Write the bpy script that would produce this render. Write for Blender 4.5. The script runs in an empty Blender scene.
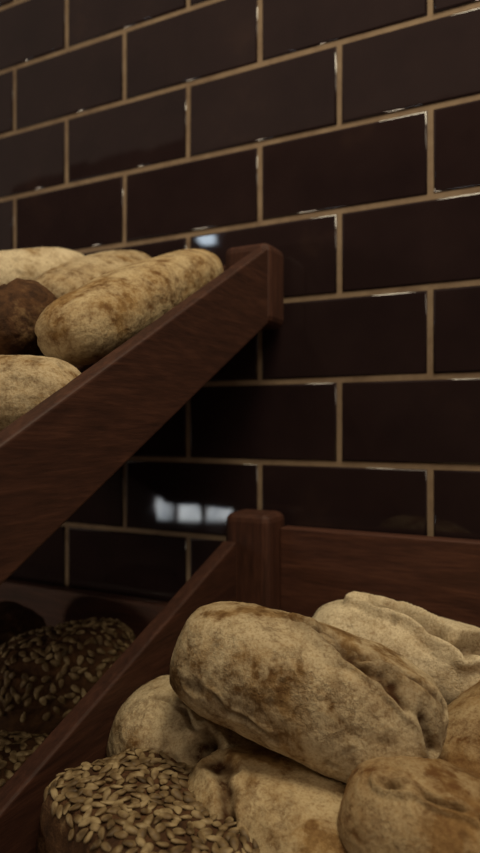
import bpy, bmesh, math, random
from mathutils import Vector, Matrix, noise, Euler
random.seed(7)
scene = bpy.context.scene
COL = scene.collection
CAM_Z = 1.25

# ------------------------------------------------------------------ materials
def new_mat(name):
    m = bpy.data.materials.new(name); m.use_nodes = True
    nt = m.node_tree
    for n in list(nt.nodes): nt.nodes.remove(n)
    out = nt.nodes.new('ShaderNodeOutputMaterial')
    b = nt.nodes.new('ShaderNodeBsdfPrincipled')
    nt.links.new(b.outputs[0], out.inputs[0])
    return m, nt, b

def ramp(nt, src, stops):
    r = nt.nodes.new('ShaderNodeValToRGB')
    cr = r.color_ramp
    while len(cr.elements) > 1: cr.elements.remove(cr.elements[-1])
    cr.elements[0].position = stops[0][0]; cr.elements[0].color = (*stops[0][1], 1)
    for p, c in stops[1:]:
        e = cr.elements.new(p); e.color = (*c, 1)
    nt.links.new(src, r.inputs[0])
    return r.outputs[0]

def noise_node(nt, vec, scale, detail=4, rough=.55, dist=0.0, out='Fac'):
    n = nt.nodes.new('ShaderNodeTexNoise')
    n.inputs['Scale'].default_value = scale
    n.inputs['Detail'].default_value = detail
    n.inputs['Roughness'].default_value = rough
    n.inputs['Distortion'].default_value = dist
    nt.links.new(vec, n.inputs['Vector'])
    return n.outputs[out]

def mix(nt, fac, a, b, mode='MIX'):
    n = nt.nodes.new('ShaderNodeMix'); n.data_type = 'RGBA'; n.blend_type = mode
    for s, v in ((0, fac), (6, a), (7, b)):
        if isinstance(v, (int, float)): n.inputs[s].default_value = v
        elif isinstance(v, tuple): n.inputs[s].default_value = (*v, 1)
        else: nt.links.new(v, n.inputs[s])
    return n.outputs[2]

def math_n(nt, op, a, b=None):
    n = nt.nodes.new('ShaderNodeMath'); n.operation = op
    for i, v in enumerate((a, b)):
        if v is None: continue
        if isinstance(v, (int, float)): n.inputs[i].default_value = v
        else: nt.links.new(v, n.inputs[i])
    return n.outputs[0]

def bump(nt, h, strength, dist, prev=None):
    n = nt.nodes.new('ShaderNodeBump')
    n.inputs['Strength'].default_value = strength
    n.inputs['Distance'].default_value = dist
    nt.links.new(h, n.inputs['Height'])
    if prev is not None: nt.links.new(prev, n.inputs['Normal'])
    return n.outputs[0]

def coords(nt, rnd=True, scale=(1,1,1)):
    tc = nt.nodes.new('ShaderNodeTexCoord')
    mp = nt.nodes.new('ShaderNodeMapping')
    mp.inputs['Scale'].default_value = scale
    nt.links.new(tc.outputs['Object'], mp.inputs['Vector'])
    if rnd:
        oi = nt.nodes.new('ShaderNodeObjectInfo')
        m = math_n(nt, 'MULTIPLY', oi.outputs['Random'], 37.0)
        nt.links.new(m, mp.inputs['Location'])
    return mp.outputs[0]

def bread_mat(name, crust, toast, flour, flour_lo, flour_hi, crackle=.5):
    m, nt, b = new_mat(name)
    v = coords(nt)
    big = noise_node(nt, v, 15, 7, .66, .6)
    mid = noise_node(nt, v, 75, 6, .70)
    fine = noise_node(nt, v, 480, 3, .65)
    tone = ramp(nt, mid, [(.36, toast), (.60, crust)])
    k = math_n(nt, 'ADD', math_n(nt, 'MULTIPLY', big, .68), math_n(nt, 'MULTIPLY', mid, .32))
    fm = ramp(nt, k, [(flour_lo, (0,0,0)), ((flour_lo+flour_hi)/2, (.6,.6,.6)), (flour_hi, (1,1,1))])
    sp = ramp(nt, fine, [(.34, (.4,.4,.4)), (.54, (1,1,1))])
    fm2 = mix(nt, 1.0, fm, sp, 'MULTIPLY')
    vm = nt.nodes.new('ShaderNodeVectorMath'); vm.operation = 'MULTIPLY_ADD'
    nt.links.new(noise_node(nt, v, 45, 6, .7, 0, 'Color'), vm.inputs[0])
    vm.inputs[1].default_value = (.045,.045,.045); nt.links.new(v, vm.inputs[2])
    vo = nt.nodes.new('ShaderNodeTexVoronoi'); vo.feature = 'DISTANCE_TO_EDGE'
    vo.inputs['Scale'].default_value = 40; nt.links.new(vm.outputs[0], vo.inputs['Vector'])
    edge = ramp(nt, vo.outputs['Distance'], [(0.0, (1,1,1)), (.035, (.5,.5,.5)), (.12, (0,0,0))])
    patch = ramp(nt, noise_node(nt, v, 20, 3, .5), [(.49, (0,0,0)), (.62, (1,1,1))])
    ck = mix(nt, 1.0, edge, patch, 'MULTIPLY')
    c = mix(nt, fm2, tone, flour)
    c = mix(nt, math_n(nt, 'MULTIPLY', ck, crackle), c, toast)
    at = nt.nodes.new('ShaderNodeAttribute'); at.attribute_name = 'crack'
    crk = math_n(nt, 'MULTIPLY', at.outputs['Fac'], ramp(nt, mid, [(.34, (.40,)*3), (.50, (1,)*3)]))
    c = mix(nt, crk, c, (toast[0]*.34, toast[1]*.26, toast[2]*.22))
    nt.links.new(c, b.inputs['Base Color'])
    b.inputs['Roughness'].default_value = .85
    b.inputs['Specular IOR Level'].default_value = .18
    n1 = bump(nt, mid, .65, .0035)
    n2 = bump(nt, fine, .35, .0011, n1)
    inv = math_n(nt, 'SUBTRACT', 1.0, ck)
    n3 = bump(nt, inv, .45, .0018, n2)
    nt.links.new(n3, b.inputs['Normal'])
    return m

M_FLOUR = bread_mat('floury_crust', (.37,.235,.10), (.15,.078,.028), (.60,.485,.305), .415, .545)
M_GOLD  = bread_mat('golden_floury_crust', (.37,.23,.09), (.16,.08,.028), (.58,.455,.265), .43, .57)
M_PALE  = bread_mat('pale_floury_crust', (.48,.34,.17), (.27,.16,.07), (.78,.665,.455), .36, .50, .25)
M_BROWN = bread_mat('browned_crust', (.30,.178,.068), (.15,.07,.024), (.46,.345,.19), .46, .61, .25)
M_DARK  = bread_mat('dark_baked_crust', (.12,.058,.026), (.045,.022,.012), (.30,.20,.10), .56, .72)

def seed_mat():
    m, nt, b = new_mat('pumpkin_and_sunflower_seeds')
    v = coords(nt)
    n = noise_node(nt, v, 90, 2)
    c = ramp(nt, n, [(.3, (.070,.042,.018)), (.48, (.19,.125,.058)), (.64, (.40,.30,.16))])
    nt.links.new(c, b.inputs['Base Color']); b.inputs['Roughness'].default_value = .55
    b.inputs['Specular IOR Level'].default_value = .3
    return m
M_SEED = seed_mat()

def wood_mat(name, sc, gain=1.0):
    m, nt, b = new_mat(name)
    v = coords(nt, True, sc)
    g = noise_node(nt, v, 9, 6, .6, .8)
    g2 = noise_node(nt, v, 45, 4, .6)
    k = math_n(nt, 'ADD', math_n(nt, 'MULTIPLY', g, .6), math_n(nt, 'MULTIPLY', g2, .4))
    s = lambda c: tuple(x*gain for x in c)
    c = ramp(nt, k, [(.32, s((.027,.0105,.0072))), (.5, s((.055,.0212,.0132))), (.68, s((.096,.038,.0225)))])
    nt.links.new(c, b.inputs['Base Color'])
    b.inputs['Roughness'].default_value = .58
    b.inputs['Specular IOR Level'].default_value = .3
    nt.links.new(bump(nt, k, .3, .002), b.inputs['Normal'])
    return m
M_WOOD_Y = wood_mat('dark_wood_grain_along_depth', (9, .9, 9))
M_WOOD_X = wood_mat('dark_wood_grain_along_width', (.9, 9, 9), 1.5)
M_WOOD_Z = wood_mat('dark_wood_grain_upright', (9, 9, .9), 1.15)

def tile_mat():
    m, nt, b = new_mat('glazed_dark_brown_tile')
    v = coords(nt, False)
    n = noise_node(nt, v, 9, 4, .6)
    f = noise_node(nt, v, 60, 4, .6)
    c = ramp(nt, n, [(.3, (.0185,.0108,.0118)), (.6, (.027,.0158,.0160)), (.75, (.040,.023,.020))])
    nt.links.new(c, b.inputs['Base Color'])
    r = nt.nodes.new('ShaderNodeMapRange'); nt.links.new(f, r.inputs[0])
    r.inputs[3].default_value = .01; r.inputs[4].default_value = .06
    nt.links.new(r.outputs[0], b.inputs['Roughness'])
    b.inputs['Specular IOR Level'].default_value = .5
    nt.links.new(bump(nt, noise_node(nt, v, 20, 1), .04, .004), b.inputs['Normal'])
    return m
def grout_mat():
    m, nt, b = new_mat('tan_grout')
    v = coords(nt, False)
    n = noise_node(nt, v, 25, 6, .7)
    c = ramp(nt, n, [(.3, (.20,.132,.082)), (.7, (.37,.270,.172))])
    nt.links.new(c, b.inputs['Base Color']); b.inputs['Roughness'].default_value = .9
    return m
def plain_mat(name, c1, c2, rough=.8, sc=3):
    m, nt, b = new_mat(name)
    v = coords(nt, False)
    nt.links.new(ramp(nt, noise_node(nt, v, sc, 5), [(.35, c1), (.65, c2)]), b.inputs['Base Color'])
    b.inputs['Roughness'].default_value = rough
    return m
M_TILE = tile_mat(); M_GROUT = grout_mat()
M_FLOOR = plain_mat('dark_stone_floor', (.05,.04,.035), (.09,.072,.06), .5)
M_PLASTER = plain_mat('dim_plaster', (.15,.105,.092), (.18,.135,.115), .9)
def glow_mat():
    m, nt, b = new_mat('daylight_pane')
    b.inputs['Base Color'].default_value = (.6,.7,.8,1)
    v = coords(nt, False)
    c = ramp(nt, noise_node(nt, v, 6, 3), [(.35, (.38,.42,.46)), (.6, (.85,.9,.92))])
    nt.links.new(c, b.inputs['Emission Color'])
    b.inputs['Emission Strength'].default_value = 10.0
    return m
M_GLOW = glow_mat()

# ------------------------------------------------------------------ helpers
def link(o):
    COL.objects.link(o); return o
def mesh_obj(name, bm, mats, smooth=False):
    me = bpy.data.meshes.new(name); bm.to_mesh(me); bm.free()
    for m in mats: me.materials.append(m)
    if smooth:
        for p in me.polygons: p.use_smooth = True
    o = bpy.data.objects.new(name, me); return link(o)
def tag(o, label, cat, group=None):
    o['label'] = label; o['category'] = cat
    if group: o['group'] = group

# ------------------------------------------------------------------ tiled wall (plane y = 0, glazed faces)
def build_wall():
    bm = bmesh.new()
    P, H = .2098, .1
    g = .0028
    x0, x1 = -2.6, 1.3
    rows = range(-12, 15)
    zbase = CAM_Z - .0446
    for k in rows:
        off = -.1461 if k % 2 else -.2517
        zb, zt = zbase + k*H, zbase + (k+1)*H
        if zb < 0: continue
        n0 = math.floor((x0-off)/P)
        n1 = math.ceil((x1-off)/P)
        for n in range(n0, n1):
            xa, xb = off + n*P + g, off + (n+1)*P - g
            za, zc = zb + g, zt - g
            tx = random.uniform(-.0005, .0005); tz = random.uniform(-.0004, .0004)
            rings = []
            for ins, dep in ((0, .006), (.0, .0026), (.0010, .0009), (.0030, .0)):
                r = []
                cx, cz = (xa+xb)/2, (za+zc)/2
                for sx, sz in ((xa+ins, za+ins), (xb-ins, za+ins), (xb-ins, zc-ins), (xa+ins, zc-ins)):
                    yy = dep + tx*(sx-cx)/.1*(1) + tz*(sz-cz)/.05
                    r.append(bm.verts.new((sx, yy, sz)))
                rings.append(r)
            for a, b in zip(rings, rings[1:]):
                for i in range(4):
                    f = bm.faces.new((a[i], a[(i+1)%4], b[(i+1)%4], b[i])); f.material_index = 0
                    f.smooth = True
            f = bm.faces.new(rings[-1]); f.smooth = False
    vs = [bm.verts.new(c) for c in ((x0,.0018,0),(x1,.0018,0),(x1,.0018,zbase+15*H),(x0,.0018,zbase+15*H),
                                    (x0,.12,0),(x1,.12,0),(x1,.12,zbase+15*H),(x0,.12,zbase+15*H))]
    for idx in ((0,1,2,3),(5,4,7,6),(4,0,3,7),(1,5,6,2),(3,2,6,7),(4,5,1,0)):
        f = bm.faces.new([vs[i] for i in idx]); f.material_index = 1
    o = mesh_obj('wall_back', bm, [M_TILE, M_GROUT])
    o['kind'] = 'structure'
build_wall()

def box_bm(lo, hi):
    bm = bmesh.new()
    r = bmesh.ops.create_cube(bm, size=1)
    for v in r['verts']:
        v.co = Vector([lo[i] + (v.co[i]+.5)*(hi[i]-lo[i]) for i in range(3)])
    return bm
def struct(name, lo, hi, mat):
    o = mesh_obj(name, box_bm(lo, hi), [mat]); o['kind'] = 'structure'; return o
struct('floor', (-4.5,-3.7,-.1), (2.6,.12,0), M_FLOOR)

WY = -3.6
WX0, WX1, WZ0, WZ1 = -2.98, -2.26, .54, .76
def wall_front():
    bm = bmesh.new()
    x = [-4.5, WX0, WX1, 2.6]; z = [0, WZ0, WZ1, 3.4]
    for i in range(3):
        for j in range(3):
            if i == 1 and j == 1: continue
            b2 = box_bm((x[i], WY-.1, z[j]), (x[i+1], WY, z[j+1]))
            me = bpy.data.meshes.new('t'); b2.to_mesh(me); b2.free(); bm.from_mesh(me)
            bpy.data.meshes.remove(me)
    bmesh.ops.remove_doubles(bm, verts=bm.verts, dist=1e-5)
    o = mesh_obj('wall_front', bm, [M_PLASTER]); o['kind'] = 'structure'
wall_front()
def window():
    bm = box_bm((WX0, WY-.07, WZ0), (WX1, WY-.06, WZ1))
    for xa, wd in ((WX0, .02), (-2.80, .035), (-2.54, .05), (WX1-.02, .02)):
        b2 = box_bm((xa, WY-.06, WZ0), (xa+wd, WY-.01, WZ1))
        me = bpy.data.meshes.new('t'); b2.to_mesh(me); b2.free(); bm.from_mesh(me)
        bpy.data.meshes.remove(me)
    for f in bm.faces:
        c = f.calc_center_median()
        f.material_index = 0 if c.y < WY-.0599 and abs(f.calc_area() - (WX1-WX0)*(WZ1-WZ0)) < .01 else 1
    o = mesh_obj('window_1', bm, [M_GLOW, M_WOOD_X]); o['kind'] = 'structure'
window()

# ------------------------------------------------------------------ crates
def prism_x(x0, x1, prof):
    bm = bmesh.new()
    a = [bm.verts.new((x0, y, z)) for y, z in prof]
    b = [bm.verts.new((x1, y, z)) for y, z in prof]
    n = len(prof)
    bm.faces.new(a); bm.faces.new(b[::-1])
    for i in range(n):
        bm.faces.new((a[(i+1)%n], a[i], b[i], b[(i+1)%n]))
    bmesh.ops.recalc_face_normals(bm, faces=bm.faces)
    return bm

def crate(base, label, parts):
    e = bpy.data.objects.new('bread_crate', None); e.empty_display_size = .1
    e.location = base; link(e)
    tag(e, label, 'crate', 'slanted wooden bread crates')
    for name, bm, mat, bev in parts:
        for v in bm.verts: v.co -= Vector(base)
        o = mesh_obj(name, bm, [mat]); o.parent = e
        m = o.modifiers.new('bevel', 'BEVEL'); m.width = bev; m.segments = 3; m.limit_method = 'ANGLE'
        m.harden_normals = False
    return e

def make_crate(base, label, xl, xr, zt, slope, depth, panel, yf, post_top, back_top, T=.018, posts=True):
    top = lambda y: zt + slope*y
    yb = -.060 if posts else -.012
    parts = []
    for xa, xb in ((xl, xl+T), (xr-T, xr)):
        prof = [(yf, top(yf)-depth), (yb, top(yb)-depth), (yb, top(yb)), (yf, top(yf))]
        parts.append(('side_board', prism_x(xa, xb, prof), M_WOOD_Y, .0025))
    if posts:
        for xa, xb in ((xl, xl+.06), (xr-.06, xr)):
            parts.append(('corner_post', box_bm((xa, -.060, top(-.06)-depth-.0), (xb, -.008, post_top)), M_WOOD_Z, .010))
    pw = .06 if posts else T
    parts.append(('back_board', box_bm((xl+pw, -.030, top(-.03)-depth), (xr-pw, -.010, back_top)), M_WOOD_X, .002))
    parts.append(('front_board', prism_x(xl+T, xr-T, [(yf, top(yf)-depth), (yf+T, top(yf+T)-depth), (yf+T, top(yf+T)-.02), (yf, top(yf)-.02)]), M_WOOD_X, .002))
    a, b = yf+T, -.030
    parts.append(('base_panel', prism_x(xl+T, xr-T, [(a, top(a)-panel-.012), (b, top(b)-panel-.012), (b, top(b)-panel), (a, top(a)-panel)]), M_WOOD_Y, .001))
    return crate(base, label, parts)

make_crate((-.6, -.3, 1.2), 'dark stained wooden bread crate tilted forward against tiled wall',
           -.90, -.316, 1.489, .55, .088, .060, -.62, 1.464, 1.45)
make_crate((-.05, -.3, .9), 'reddish brown wooden crate with rounded corner posts full of loaves',
           -.375, .28, 1.1376, .376, .135, .11, -.66, 1.148, 1.130)
make_crate((-.67, -.3, .8), 'low shaded wooden crate holding dark seeded loaves',
           -.96, -.381, 1.03, .34, .14, .11, -.60, 1.017, 1.017, posts=False)

def stand():
    e = bpy.data.objects.new('display_stand', None); e.location = (-.3,-.3,0); link(e)
    tag(e, 'dark wooden slanted display stand under the bread crates', 'display stand')
    def add(name, bm, mat):
        for v in bm.verts: v.co -= Vector((-.3,-.3,0))
        o = mesh_obj(name, bm, [mat]); o.parent = e
    for xa, z0, s in ((-.355, 1.1376-.136, .376), (.22, 1.1376-.136, .376)):
        add('rail', prism_x(xa, xa+.04, [(-.62, z0-s*.62-.04), (-.02, z0-s*.02-.04), (-.02, z0-s*.02), (-.62, z0-s*.62)]), M_WOOD_Y)
        for y in (-.58, -.08):
            add('leg', box_bm((xa, y-.02, 0), (xa+.04, y+.02, z0+s*(y-.02)-.035)), M_WOOD_Z)
    for xa in (-.93, -.45):
        z0, s = 1.03-.141, .34
        add('rail', prism_x(xa, xa+.04, [(-.56, z0-s*.56-.04), (-.02, z0-s*.02-.04), (-.02, z0-s*.02), (-.56, z0-s*.56)]), M_WOOD_Y)
        for y in (-.53, -.08):
            add('leg', box_bm((xa, y-.02, 0), (xa+.04, y+.02, z0+s*(y-.02)-.035)), M_WOOD_Z)
    add('cross_beam', box_bm((-.95, -.10, .30), (.26, -.06, .36)), M_WOOD_X)
    add('cross_beam', box_bm((-.95, -.60, .30), (.26, -.56, .36)), M_WOOD_X)
stand()

# ------------------------------------------------------------------ loaves
_grid = {}
def cube_grid(n):
    if n not in _grid:
        bm = bmesh.new(); bmesh.ops.create_cube(bm, size=2)
        bmesh.ops.subdivide_edges(bm, edges=bm.edges, cuts=n, use_grid_fill=True)
        me = bpy.data.meshes.new('grid'); bm.to_mesh(me); bm.free(); _grid[n] = me
    return _grid[n]

def surf(v, S):
    v = Vector([math.tan(c*math.pi/4*.92)/math.tan(math.pi/4*.92) for c in v])
    p = S['p']; q = S.get('q', 2.3)
    yz = (abs(v.y)**q + abs(v.z)**q)**(1/q)
    r = (abs(v.x)**p + yz**p)**(1/p)
    u = v / r
    L, W, H = S['size']
    t = 1 + S.get('taper', 0)*u.x
    x = u.x*L/2
    y = u.y*W/2*t
    z = u.z*H/2*t
    if z < 0: z *= S.get('flat', .8)
    y += S.get('bend', 0)*u.x*u.x
    z += S.get('arch', 0)*u.x*u.x
    return Vector((x, y, z))

def seg_dist(p, a, b):
    ab = b-a; t = max(0, min(1, (p-a).dot(ab)/max(ab.length_squared, 1e-12)))
    return (p-(a+ab*t)).length

def loaf(S, mat, label, n=40, group=None, name='bread_loaf'):
    me = cube_grid(n).copy(); me.name = name
    seed = Vector((random.uniform(-50,50), random.uniform(-50,50), random.uniform(-50,50)))
    lum = S.get('lump', 1.0)
    cracks = []
    for c in S.get('cracks', []):
        dense = []
        for a, b in zip(c['pts'], c['pts'][1:]):
            for i in range(6):
                q = Vector(a).lerp(Vector(b), i/6); q /= max(abs(k) for k in q)
                dense.append(surf(q, S))
        q = Vector(c['pts'][-1]); dense.append(surf(q/max(abs(k) for k in q), S))
        cracks.append((dense, c['w'], c['d'], c.get('dark', 1.0), c.get('lip', .4)))
    vals = []
    for v in me.vertices:
        p = surf(v.co.copy(), S)
        nrm = Vector((p.x/(S['size'][0]/2)**2, p.y/(S['size'][1]/2)**2, p.z/(S['size'][2]/2)**2)).normalized()
        d = .0052*lum*noise.noise(p*12+seed) + .0020*lum*noise.noise(p*32+seed) + .0009*lum*noise.noise(p*95+seed) + .0005*noise.noise(p*220+seed)
        w = noise.noise(Vector((p.x*24, p.y*70, p.z*70))+seed)
        d -= .0011*lum*max(0, w)
        pt = noise.noise(p*90-seed)
        if pt > .46: d -= (pt-.46)*.006*lum
        ck = 0
        if pt > .50: ck = min(.35, (pt-.50)*4)
        if cracks:
            pj = p + Vector((noise.noise(p*55+seed), noise.noise(p*55-seed), noise.noise(p*50+seed*2)))*.008
            rag = noise.noise(p*85+seed)
            for dense, wd, dp, dark, lip in cracks:
                dist = min(seg_dist(pj, a, b) for a, b in zip(dense, dense[1:]))
                wl = wd*(1+.7*rag)
                if dist < wd*4:
                    g = math.exp(-(dist/wl)**2)
                    l = math.exp(-((dist-wd*1.9)/(wd*.7))**2)
                    d += -dp*g*(1+.5*rag) + dp*lip*l
                    ck = max(ck, dark*min(1, g*1.5)*(.85+.6*noise.noise(p*130+seed)))
        vals.append(max(0, min(1, ck)))
        v.co = p + nrm*d
    at = me.attributes.new('crack', 'FLOAT', 'POINT')
    at.data.foreach_set('value', vals)
    me.materials.clear(); me.materials.append(mat)
    for p in me.polygons: p.use_smooth = True
    me.update()
    o = bpy.data.objects.new(name, me); link(o)
    o.location = S['loc']
    yaw, pitch, roll = [math.radians(a) for a in S.get('rot', (0,0,0))]
    R = Matrix.Rotation(yaw, 3, 'Z') @ Matrix.Rotation(-pitch, 3, 'Y') @ Matrix.Rotation(roll, 3, 'X')
    o.rotation_euler = R.to_euler()
    tag(o, label, 'bread', group)
    return o

def seeds(parent, count, zmin=.15, mind=.0058, size=1.0):
    me = parent.data
    bm = bmesh.new()
    ico = bmesh.new(); bmesh.ops.create_icosphere(ico, subdivisions=2, radius=1)
    base = [v.co.copy() for v in ico.verts]; faces = [[v.index for v in f.verts] for f in ico.faces]; ico.free()
    placed = []
    tries = 0
    vs = me.vertices
    while len(placed) < count and tries < count*30:
        tries += 1
        v = vs[random.randrange(len(vs))]
        if v.normal.z < zmin + random.uniform(-.15,.15): continue
        p = v.co + Vector((random.uniform(-1,1), random.uniform(-1,1), 0))*.0008
        if any((p-q).length_squared < mind*mind for q in placed): continue
        placed.append(p)
        nz = (v.normal + Vector((random.uniform(-.35,.35), random.uniform(-.35,.35), random.uniform(-.2,.2)))).normalized()
        t = Vector((random.uniform(-1,1), random.uniform(-1,1), random.uniform(-1,1)))
        t = (t - nz*t.dot(nz)).normalized(); s = nz.cross(t)
        a = random.uniform(.0048,.0064)*size; b = random.uniform(.0024,.0034)*size; c = random.uniform(.0012,.0017)*size
        idx = []
        for q in base:
            tp = 1 - .38*q.x
            idx.append(bm.verts.new(p + nz*.0010 + t*q.x*a + s*q.y*b*tp + nz*q.z*c*tp))
        for f in faces:
            bm.faces.new([idx[i] for i in f]).smooth = True
    o = mesh_obj('seed_topping', bm, [M_SEED]); o.parent = parent
    o['kind'] = 'stuff'; o['label'] = 'baked pumpkin and sunflower seeds crusting the top'
    return o

GL = 'loaves in the lower wooden crate'
GU = 'loaves in the upper wooden crate'
GS = 'seeded loaves'

# main ciabatta
loaf(dict(loc=(-.184,-.2815,1.052), rot=(14,-17,-4), size=(.206,.108,.096), p=3.8, q=2.5, taper=.05, flat=.92, arch=-.004, lump=.8,
     cracks=[dict(pts=[(-.25,-.15,1),(.05,-.42,1),(.35,-.62,1),(.65,-.78,1),(.9,-.9,.85),(1,-.9,.45)], w=.014, d=.001, dark=.40, lip=0),
             dict(pts=[(-.25,-.1,1),(.05,-.45,1),(.3,-.66,1),(.6,-.80,.95),(.85,-.95,.8),(1,-.9,.35)], w=.0042, d=.0050, dark=1.0, lip=.6),
             dict(pts=[(-.05,-.2,1),(.3,-.40,1),(.65,-.50,1),(1,-.55,.8)], w=.0050, d=.004, dark=.9),
             dict(pts=[(.3,-.62,1),(.5,-.45,1),(.75,-.6,1)], w=.0035, d=.004, dark=.8),
             dict(pts=[(-.95,-1,-.3),(-.5,-1,-.5),(-.1,-1,-.62)], w=.003, d=.002, dark=.6)]),
     M_FLOUR, 'large floury ciabatta with cracked crust lying on the pile', n=90, group=GL)
# pale folded loaf behind
loaf(dict(loc=(-.122,-.140,1.035), rot=(16,-13,-10), size=(.220,.105,.086), p=2.8, q=2.2, flat=.85, taper=.02, lump=.6,
     cracks=[dict(pts=[(-.75,-.3,1),(-.4,-.6,1),(-.05,-.9,.95),(.25,-1,.8),(.6,-.8,.9),(1,-.6,.8)], w=.0060, d=.014, dark=.75, lip=.6)]),
     M_PALE, 'pale floury loaf with a deep fold resting behind the ciabatta', n=60, group=GL)
loaf(dict(loc=(-.050,-.205,1.004), rot=(62,18,0), size=(.17,.095,.08), p=2.8, q=2.2, lump=.8),
     M_BROWN, 'shaded browned loaf tucked between two floury loaves', n=44, group=GL)
# near right loaf
loaf(dict(loc=(-.047,-.318,.978), rot=(6,-17,-5), size=(.19,.105,.088), p=3.2, q=2.3, taper=.04, lump=.6,
     cracks=[dict(pts=[(-.95,-.65,.9),(-.5,-.75,1),(0,-.85,1),(.6,-.95,1)], w=.0028, d=.006, dark=.75, lip=.8)]),
     M_BROWN, 'golden floured roll with a long split near the crate front', n=60, group=GL)
# under loaves
loaf(dict(loc=(-.266,-.262,.965), rot=(5,-14,0), size=(.200,.125,.110), p=2.8, q=2.3, lump=.8,
     cracks=[dict(pts=[(-.05,-.9,.75),(.15,-1,.62),(.4,-1,.55),(.6,-.9,.6)], w=.009, d=.009, dark=1.0, lip=.5),
             dict(pts=[(-.8,-.5,1),(-.3,-.7,1),(0,-.9,.8)], w=.003, d=.003, dark=.5)]),
     M_FLOUR, 'wide floury loaf with a dark torn crack under the ciabatta', n=64, group=GL)
loaf(dict(loc=(-.180,-.322,.962), rot=(-10,-8,0), size=(.17,.11,.088), p=2.8, q=2.3, lump=.8,
     cracks=[dict(pts=[(-.95,-.3,1),(-.7,-.6,1),(-.45,-.85,.9),(-.3,-1,.5)], w=.0065, d=.005, dark=1.0)]),
     M_GOLD, 'floury loaf beside the seeded loaf beneath the ciabatta', n=60, group=GL)
# seeded loaf
s = loaf(dict(loc=(-.256,-.366,.950), rot=(-20,-4,-6), size=(.156,.132,.088), p=6, q=5, flat=.9, lump=.7),
     M_DARK, 'square brown loaf thickly coated with seeds by the crate side', n=52, group=GS, name='seeded_loaf')
seeds(s, 640, .5, .0056, .98)
loaf(dict(loc=(-.27,-.13,1.01), rot=(10,5,0), size=(.15,.09,.07), p=2.8, flat=.9), M_BROWN,
     'browned loaf low in the crate near the back board', n=28, group=GL)

# seeded loaves in the shaded crate
s = loaf(dict(loc=(-.500,-.190,.970), rot=(40,8,0), size=(.160,.12,.12), p=3.2, q=2.6, lump=.9), M_DARK,
     'dark seeded loaf in the shaded crate', n=36, group=GS, name='seeded_loaf')
seeds(s, 380, .0, .0058, .98)
s = loaf(dict(loc=(-.455,-.325,.918), rot=(20,0,0), size=(.125,.12,.10), p=3.2, q=2.6, lump=.9), M_DARK,
     'dark seeded loaf in the shaded crate', n=36, group=GS, name='seeded_loaf')
seeds(s, 300, .0, .0058, .98)
loaf(dict(loc=(-.655,-.17,.965), rot=(80,12,0), size=(.17,.12,.11), p=2.8, q=2.4), M_DARK,
     'plain dark rye loaf in the shaded crate', n=32, group=GS, name='rye_loaf')

# upper crate
loaf(dict(loc=(-.392,-.200,1.378), rot=(90,25,0), size=(.278,.086,.070), p=3.4, q=2.3, flat=.95, taper=-.04, lump=.6,
     cracks=[dict(pts=[(-.9,.6,.2),(-.3,.85,.1),(.3,.9,.1)], w=.004, d=.002, dark=.5)]),
     M_GOLD, 'long golden floury loaf lying along the crate side', n=52, group=GU)
loaf(dict(loc=(-.487,-.150,1.408), rot=(96,22,0), size=(.21,.095,.075), p=2.8, q=2.2, flat=.9, lump=.7), M_FLOUR,
     'pale floury loaf beside the long golden loaf', n=40, group=GU)
loaf(dict(loc=(-.585,-.165,1.424), rot=(70,14,0), size=(.18,.09,.07), p=2.8, q=2.2, flat=.9, lump=.7), M_PALE,
     'pale cream loaf on top of the upper crate pile', n=36, group=GU)
loaf(dict(loc=(-.480,-.300,1.340), rot=(75,22,0), size=(.12,.085,.078), p=2.6, q=2.2, lump=1.4,
     cracks=[dict(pts=[(-.5,-.5,1),(.5,.2,1)], w=.006, d=.006, dark=.9)]),
     M_DARK, 'dark baked rustic loaf between paler loaves', n=36, group=GU)
loaf(dict(loc=(-.402,-.380,1.268), rot=(15,2,0), size=(.145,.09,.075), p=2.8, q=2.3, flat=.9, lump=.7), M_FLOUR,
     'golden dusted roll below the long loaf', n=44, group=GU)
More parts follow.
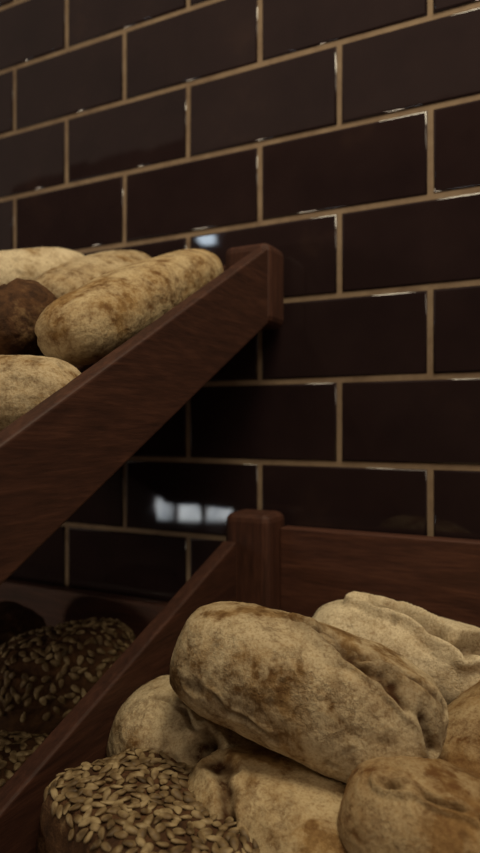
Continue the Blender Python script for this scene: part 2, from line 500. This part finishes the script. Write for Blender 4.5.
loaf(dict(loc=(-.405,-.480,1.222), rot=(5,0,0), size=(.13,.085,.065), p=2.8, q=2.3, flat=.9), M_FLOUR,
     'small floury roll at the front of the upper crate', n=32, group=GU)
loaf(dict(loc=(-.60,-.16,1.365), rot=(90,28,0), size=(.22,.10,.055), p=2.8, q=2.3, flat=.9), M_BROWN,
     'browned loaf low in the upper crate', n=28, group=GU)
loaf(dict(loc=(-.59,-.37,1.270), rot=(80,28,0), size=(.16,.11,.07), p=2.8, q=2.3, flat=.9), M_FLOUR,
     'floury loaf low in the upper crate', n=28, group=GU)

# ------------------------------------------------------------------ lights
def area(name, loc, target, size, power, col):
    l = bpy.data.lights.new(name, 'AREA'); l.shape = 'DISK'; l.size = size; l.energy = power; l.color = col
    o = bpy.data.objects.new(name, l); link(o); o.location = loc
    o.rotation_euler = (Vector(target)-Vector(loc)).to_track_quat('-Z', 'Y').to_euler()
    return o
area('ceiling_lamp_light', (.15,-.50,2.55), (-.25,-.2,1.1), .45, 11, (1,.86,.61))
area('room_light', (.9,-1.7,2.6), (-.3,-.1,1.1), .9, 7, (1,.84,.61))
area('far_lamp_light', (-1.83,-2.4,2.28), (-.4,0,1.2), .10, .35, (.72,.86,1))
area('crate_fill_light', (-1.85,-1.9,1.13), (-.5,-.1,1.0), .2, 5.5, (1,.83,.60))  # added fill, not a lamp of the room: brightens the low left crate's loaves

w = bpy.data.worlds.new('world'); scene.world = w; w.use_nodes = True
bg = w.node_tree.nodes['Background']
bg.inputs[0].default_value = (1.0,.76,.60,1); bg.inputs[1].default_value = .20

# ------------------------------------------------------------------ camera
cd = bpy.data.cameras.new('camera'); cam = bpy.data.objects.new('camera', cd); link(cam)
cd.sensor_fit = 'VERTICAL'; cd.sensor_height = 36; cd.lens = 660/853*36
cam.location = (0, -.749, CAM_Z)
th = math.atan2(.4555, .890)
cam.rotation_euler = (math.radians(90), 0, th)
cd.clip_start = .02
cd.dof.use_dof = True; cd.dof.focus_distance = .50; cd.dof.aperture_fstop = 4.8
scene.camera = cam
scene.view_settings.view_transform = 'Standard'
